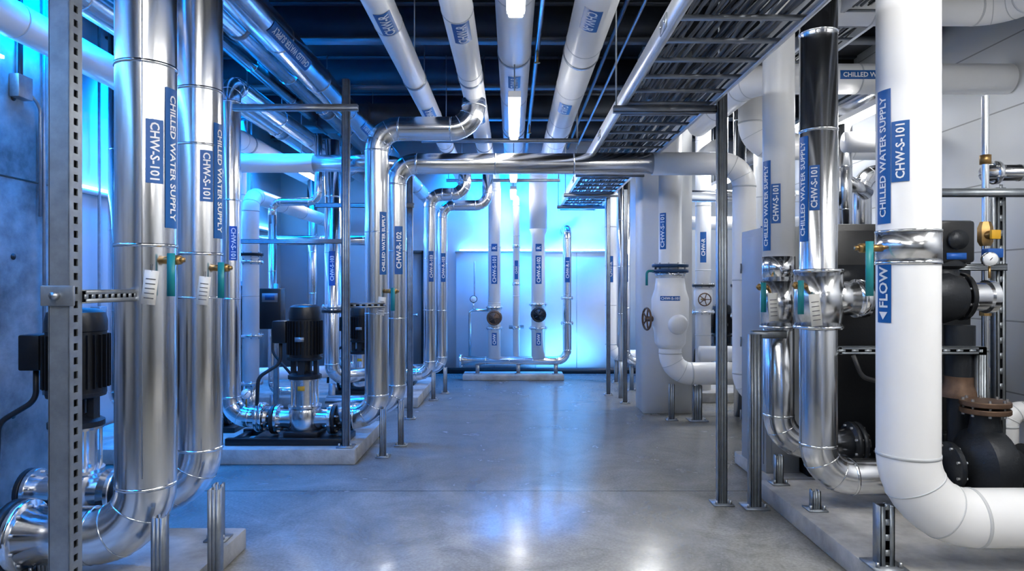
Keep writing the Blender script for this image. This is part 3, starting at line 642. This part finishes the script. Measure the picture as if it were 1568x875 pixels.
def endpump(x, y, z0, s=1.0, body=DARK):
    b = Bd('centrifugal_pump')
    b.box(x-0.55*s, x+0.45*s, y-0.16*s, y+0.16*s, z0, z0+0.05, DARK, 0.008)
    zc = z0+0.28*s
    b.lathe((x-0.42*s, y, zc), (1, 0, 0), [(0, 0.09*s), (0.03*s, 0.09*s), (0.05*s, 0.07*s), (0.09*s, 0.15*s), (0.13*s, 0.2*s), (0.19*s, 0.215*s), (0.25*s, 0.2*s), (0.28*s, 0.12*s), (0.36*s, 0.09*s), (0.4*s, 0.12*s)], body, 32)
    b.flange((x-0.42*s, y, zc), (1, 0, 0), 0.13*s, body, 0.03, 8)
    b.lathe((x-0.23*s, y, zc), UP, [(0.1*s, 0.09*s), (0.26*s, 0.07*s), (0.30*s, 0.07*s)], body, 20)
    b.flange((x-0.23*s, y, zc+0.30*s), UP, 0.12*s, BROWN, 0.03, 8); b.flange((x-0.23*s, y, zc+0.34*s), UP, 0.12*s, BROWN, 0.03, 8)
    b.cyl((x-0.05*s, y, zc), (x+0.08*s, y, zc), 0.05*s, STEELH)
    b.lathe((x+0.05*s, y, zc), (1, 0, 0), [(0, 0.1*s), (0.02*s, 0.15*s), (0.05*s, 0.145*s), (0.3*s, 0.145*s), (0.31*s, 0.155*s), (0.40*s, 0.15*s), (0.42*s, 0.1*s)], BLACK, 28)
    for i in range(26):
        a = 2*pi*i/26; c, sn = math.cos(a), math.sin(a)
        b.obox((x+0.22*s, y+0.155*s*c, zc+0.155*s*sn), V((1, 0, 0)), V((0, c, sn)), V((0, -sn, c)), 0.12*s, 0.014*s, 0.003, BLACK)
    b.box(x+0.12*s, x+0.3*s, y-0.07*s, y+0.07*s, zc+0.15*s, zc+0.25*s, BLACK, 0.008)
    b.box(x-0.3*s, x-0.16*s, y-0.1*s, y+0.1*s, z0+0.04, zc-0.1*s, body); b.box(x+0.1*s, x+0.32*s, y-0.13*s, y+0.13*s, z0+0.04, zc-0.12*s, DARK)
    b.gauge((x-0.10*s, y-0.2*s, zc+0.12), (0, -1, 0), 0.04)
    b.done()
endpump(3.06, 4.05, 0.12, 1.1)
endpump(2.84, 4.68, 0.12, 0.7)
endpump(3.66, 3.3, 0.12, 1.0)
b = Bd('check_valve_assembly'); Y = 4.3
b.tube([(2.82, Y, 0.86), (2.82, Y, 1.25)], 0.085, DARK, 0.1, 24); b.lathe((2.82, Y, 0.80), UP, [(0, 0.12), (0.03, 0.12), (0.08, 0.09), (0.13, 0.09)], BROWN, 24); b.cyl((2.82, Y, 0.4), (2.82, Y, 0.8), 0.07, DARK)
b.lathe((2.70, Y, 1.43), (1, 0, 0), [(-0.13, 0.10), (-0.10, 0.14), (0, 0.17), (0.10, 0.14), (0.12, 0.10)], DARK, 28)
b.flange((2.58, Y, 1.43), (1, 0, 0), 0.15, DARK); b.flange((2.83, Y, 1.43), (1, 0, 0), 0.15, BLACK); b.cyl((2.84, Y, 1.43), (2.98, Y, 1.43), 0.09, STEELH, 28); b.cyl((2.98, Y, 1.43), (3.02, Y, 1.43), 0.105, BAND, 28)
b.lathe((2.72, Y, 1.50), UP, [(0, 0.1), (0.1, 0.08), (0.12, 0.12), (0.16, 0.12)], DARK, 20)
b.box(2.60, 2.84, Y-0.12, Y+0.12, 1.64, 1.90, BLACK, 0.02); b.cyl((2.72, Y-0.12, 1.78), (2.72, Y-0.15, 1.78), 0.06, DARK, 20); b.box(2.66, 2.78, Y-0.126, Y-0.12, 1.66, 1.70, BLUEP)
b.tube([(2.62, Y-0.05, 1.66), (2.45, Y-0.1, 1.5), (2.40, Y-0.1, 1.2), (2.5, Y, 0.9)], 0.012, RUBBER, 0.1, 8); b.cyl((2.2, Y, 1.43), (2.56, Y, 1.43), 0.09, BLACK, 24)
b.strut((2.02, Y-0.1, 1.10), (2.9, Y-0.1, 1.10), 0.05, (0, -1, 0), step=0.08, holes=True); b.tube([(2.05, 4.1, 1.08), (2.1, 4.1, 0.95), (2.35, 4.15, 0.88)], 0.014, RUBBER, 0.08, 8)
b.strut((2.88, Y-0.1, 0.12), (2.88, Y-0.1, 1.12), 0.05, (0, -1, 0)); b.gauge((2.93, 4.2, 1.66), (-0.3, -1, 0), 0.045); b.done()
b = Bd('sensor_fitting'); b.cyl((3.12, 4.5, 0.6), (3.12, 4.5, 2.75), 0.022, STEEL, 14); b.lathe((3.12, 4.5, 1.76), UP, [(0, 0.03), (0.03, 0.045), (0.12, 0.045), (0.16, 0.03)], BRASS, 6)
b.cyl((3.12, 4.5, 1.83), (3.12, 4.42, 1.83), 0.03, BRASS, 12); b.box(3.09, 3.15, 4.395, 4.42, 1.80, 1.86, YEL, 0.005); b.cyl((3.12, 4.5, 1.3), (3.12, 4.5, 1.34), 0.035, BRASS, 8); b.cyl((3.12, 4.5, 0.12), (3.12, 4.5, 0.62), 0.03, BRASS, 8)
b.box(3.07, 3.17, 4.40, 4.47, 1.68, 1.74, BLUEP, 0.006); b.cyl((3.12, 4.5, 2.3), (3.12, 4.5, 2.36), 0.034, BRASS, 8); b.done()
b = Bd('strut_channel_stand'); b.post(3.24, 4.55, 0.12, 2.15, 0.06, holes=True); b.strut((2.75, 4.5, 2.11), (4.18, 4.5, 2.11), 0.05, (0, 0, -1)); b.strut((2.85, 4.5, 1.62), (3.25, 4.5, 1.62), 0.045, (0, -1, 0)); b.done()
b = Bd('riser_pipe'); b.tube([(2.9, 5.95, 2.75), (3.42, 5.95, 2.75), (3.42, 5.95, 0.7), (4.15, 5.95, 0.7)], 0.09, WHITE, 0.18, 28, WSEAM, 0.7); b.done()
b = Bd('riser_pipe'); b.tube([(3.22, 4.66, 2.27), (4.18, 4.66, 2.27)], 0.055, STEEL, 0.1, 20, BAND, 0.3); b.flange((3.3, 4.66, 2.27), (1, 0, 0), 0.08, STEELH, 0.03, 6); b.done()
b = Bd('riser_pipe'); b.tube([(4.17, 4.76, 0.62), (3.45, 4.76, 0.62), (3.45, 4.76, 0.12)], 0.07, WHITE, 0.1, 20, WSEAM); b.done()
b = Bd('riser_pipe'); b.tube([(3.28, 6.4, 1.2), (3.28, 6.4, 2.55), (3.7, 6.4, 2.55), (3.7, 6.4, 1.0)], 0.085, STEEL, 0.16, 24, BAND, 0.5); b.done()
b = Bd('riser_pipe'); b.tube([(2.75, 6.2, 3.1), (2.75, 6.2, 0.0)], 0.085, STEEL, 0.1, 24, BAND, 0.6); b.cyl((2.75, 6.2, 2.2), (2.75, 6.2, 2.35), 0.12, DARK, 24); b.done()
b = Bd('riser_pipe'); b.tube([(3.0, 6.15, 2.95), (3.0, 6.15, 1.8)], 0.06, STEEL, 0.1, 24, BAND, 0.4); b.tube([(3.0, 6.15, 2.45), (3.28, 6.3, 2.35)], 0.06, STEEL, 0.1, 20); b.done()

b = Bd('white_header_pipe'); b.tube([(4.18, 5.75, 3.24), (2.02, 5.75, 3.24), (2.02, 7.4, 3.24)], 0.125, WHITE, 0.24, 32, WSEAM, 0.9)
b.clabel((2.93, 5.75, 3.24), (1, 0, 0), (0, -1, 0), 0.125, 0.45, 0.075, 'CHILLED WATER', 'up'); b.done()
b = Bd('white_header_pipe'); b.tube([(3.9, -2.95, 3.68), (3.9, 5.4, 3.68), (2.0, 5.4, 3.68)], 0.12, WHITE, 0.24, 28, WSEAM, 1.0); b.done()
b = Bd('white_header_pipe'); b.tube([(2.42, 6.9, 3.5), (2.42, 6.9, 2.9), (4.18, 6.9, 2.9)], 0.13, WHITE, 0.24, 28, WSEAM, 0.9); b.done()
b = Bd('overhead_water_main'); b.tube([(3.45, 6.3, 3.35), (3.45, 11.7, 3.35)], 0.1, STEEL, 0.2, 24, BAND, 1.0); b.done()
b = Bd('overhead_water_main'); b.tube([(2.3, 7.7, 3.05), (2.3, 11.7, 3.05)], 0.1, WHITE, 0.2, 24, WSEAM, 1.0); b.done()

b = Bd('white_strainer_pipe'); X, Y = 1.76, 7.6
b.tube([(X, Y, 3.3), (X, Y, 0.52), (2.9, Y, 0.52)], 0.125, WHITE, 0.23, 32, WSEAM)
b.flange((X, Y, 1.72), UP, 0.20, NAVY, 0.035, 10); b.flange((X, Y, 1.66), UP, 0.20, NAVY, 0.035, 10); b.lathe((X, Y, 1.60), UP, [(0, 0.16), (0.045, 0.17)], BAND, 28)
b.lathe((X, Y, 0.80), UP, [(0, 0.128), (0.06, 0.17), (0.18, 0.175), (0.28, 0.205), (0.55, 0.205), (0.66, 0.17), (0.78, 0.155)], WHITE, 32)
b.lathe((X, Y, 1.12), (0.25, -1, -0.25), [(0, 0.12), (0.21, 0.11), (0.235, 0.09), (0.245, 0.03)], WHITE, 24)
b.clabel((X, Y, 1.36), UP, ang(-13), 0.206, 0.05, 0.22, 'CHW-S-101', 'h')
b.wheel((X-0.27, Y-0.05, 1.13), (1, 0.2, 0), 0.12, BROWN); b.cyl((X-0.27, Y-0.05, 1.13), (X-0.1, Y, 1.13), 0.03, BROWN, 10)
b.tube([(X-0.2, Y-0.05, 1.66), (X-0.28, Y-0.1, 1.66), (X-0.28, Y-0.1, 1.5)], 0.014, TEAL, 0.04, 8)
b.clabel((X, Y, 2.1), UP, ang(-53), 0.125, 0.4, 0.09, 'CHW-S-101', 'up')
b.post(1.78, 7.62, 0, 0.40, 0.055); b.post(2.06, 7.6, 0, 0.39, 0.09); b.done()

b = Bd('riser_pipe'); b.tube([(1.62, 9.7, 3.0), (1.62, 9.7, 0.42), (2.5, 9.7, 0.42)], 0.06, STEEL, 0.15, 20, BAND, 0.8); b.post(1.70, 9.7, 0, 0.36, 0.05); b.clabel((1.62, 9.7, 1.75), UP, ang(-10), 0.06, 0.4, 0.06, 'CHW-R', 'up'); b.done()
b = Bd('riser_pipe'); b.tube([(1.52, 10.5, 3.0), (1.52, 10.5, 0.42), (2.5, 10.5, 0.42)], 0.09, WHITE, 0.18, 24, WSEAM, 0.8); b.post(1.6, 10.5, 0, 0.34, 0.05); b.clabel((1.52, 10.5, 1.75), UP, ang(-10), 0.09, 0.4, 0.08, 'CHW-R', 'up'); b.done()
b = Bd('riser_pipe'); b.tube([(1.45, 9.1, 3.0), (1.45, 9.1, 0.5)], 0.035, STEEL, 0.15, 16, BAND, 0.8); b.cyl((1.45, 9.1, 0), (1.45, 9.1, 0.5), 0.03, GALV); b.done()
for (x, y, r, m, sm) in ((2.52, 9.0, 0.10, WHITE, WSEAM), (3.0, 8.15, 0.11, WHITE, WSEAM), (3.5, 8.9, 0.09, STEEL, BAND), (2.5, 10.35, 0.08, STEEL, BAND), (2.62, 7.85, 0.07, STEEL, BAND)):
    b = Bd('riser_pipe'); b.tube([(x, y, 4.25), (x, y, 0.0)], r, m, 0.1, 24, sm, 0.9)
    b.flange((x, y, 1.5), UP, r*1.5, DARK); b.flange((x, y, 1.15), UP, r*1.5, STEELH); b.clabel((x, y, 2.0), UP, ang(-15), r, 0.4, 0.08, 'CHW-R', 'up')
    b.lathe((x, y, 1.2), UP, [(0, r), (0.05, r*1.2), (0.22, r*1.2), (0.27, r)], m, 24); b.wheel((x-0.05, y-r-0.15, 1.32), (0, 1, 0), 0.08, BROWN); b.cyl((x-0.05, y, 1.32), (x-0.05, y-r-0.15, 1.32), 0.015, BRASS, 8); b.done()
b = Bd('header_pipe'); b.tube([(2.2, 9.3, 2.35), (4.18, 9.3, 2.35)], 0.09, WHITE, 0.2, 24, WSEAM, 0.7); b.done()
b = Bd('header_pipe'); b.tube([(2.2, 8.55, 2.62), (4.18, 8.55, 2.62)], 0.075, STEEL, 0.2, 24, BAND, 0.7); b.done()
b = Bd('header_pipe'); b.tube([(2.2, 8.0, 0.7), (4.18, 8.0, 0.7)], 0.09, WHITE, 0.2, 24, WSEAM, 0.7); b.done()
pump(2.95, 9.6, 0.13, 0.9, 0.9); pump(3.7, 7.5, 0.0, 0.95, 0.95)
for y, z in ((7.4, 3.1), (10.2, 3.1)):
    b = Bd('strut_trapeze_hanger'); b.strut((-0.98, y, z-0.03), (0.72, y, z-0.03), 0.041, (0, 0, -1))
    for x in (-0.95, 0.70): b.cyl((x, y, z), (x, y, 4.3), 0.006, GALV, 6)
    b.done()
b = Bd('sprinkler_pipe'); b.tube([(0.24, -2.9, 3.75), (0.24, 11.7, 3.75)], 0.025, STEEL, 0.1, 12)
for y in (3.5, 6.5, 9.5): b.cyl((0.24, y, 3.73), (0.24, y, 3.62), 0.012, BRASS, 8); b.cyl((0.24, y, 3.625), (0.24, y, 3.62), 0.03, BRASS, 10)
b.done()
b = Bd('electrical_conduit'); b.tube([(0.95, -2.9, 3.85), (0.95, 11.7, 3.85)], 0.02, RUBBER, 0.1, 10); b.tube([(1.1, -2.9, 3.85), (1.1, 11.7, 3.85)], 0.015, GALV, 0.1, 10); b.done()

# ------------------------------------------------------------------ world & camera
w = bpy.data.worlds.new('world'); scene.world = w; w.use_nodes = True
w.node_tree.nodes['Background'].inputs[0].default_value = (0.5, 0.65, 0.9, 1); w.node_tree.nodes['Background'].inputs[1].default_value = 0.15
cam = bpy.data.cameras.new('camera'); cam.lens = 24; cam.sensor_width = 36; cam.clip_start = 0.05
co = bpy.data.objects.new('camera', cam); scene.collection.objects.link(co); co.location = (0, 0, 1.5); co.rotation_euler = (pi/2, 0, 0)
scene.camera = co
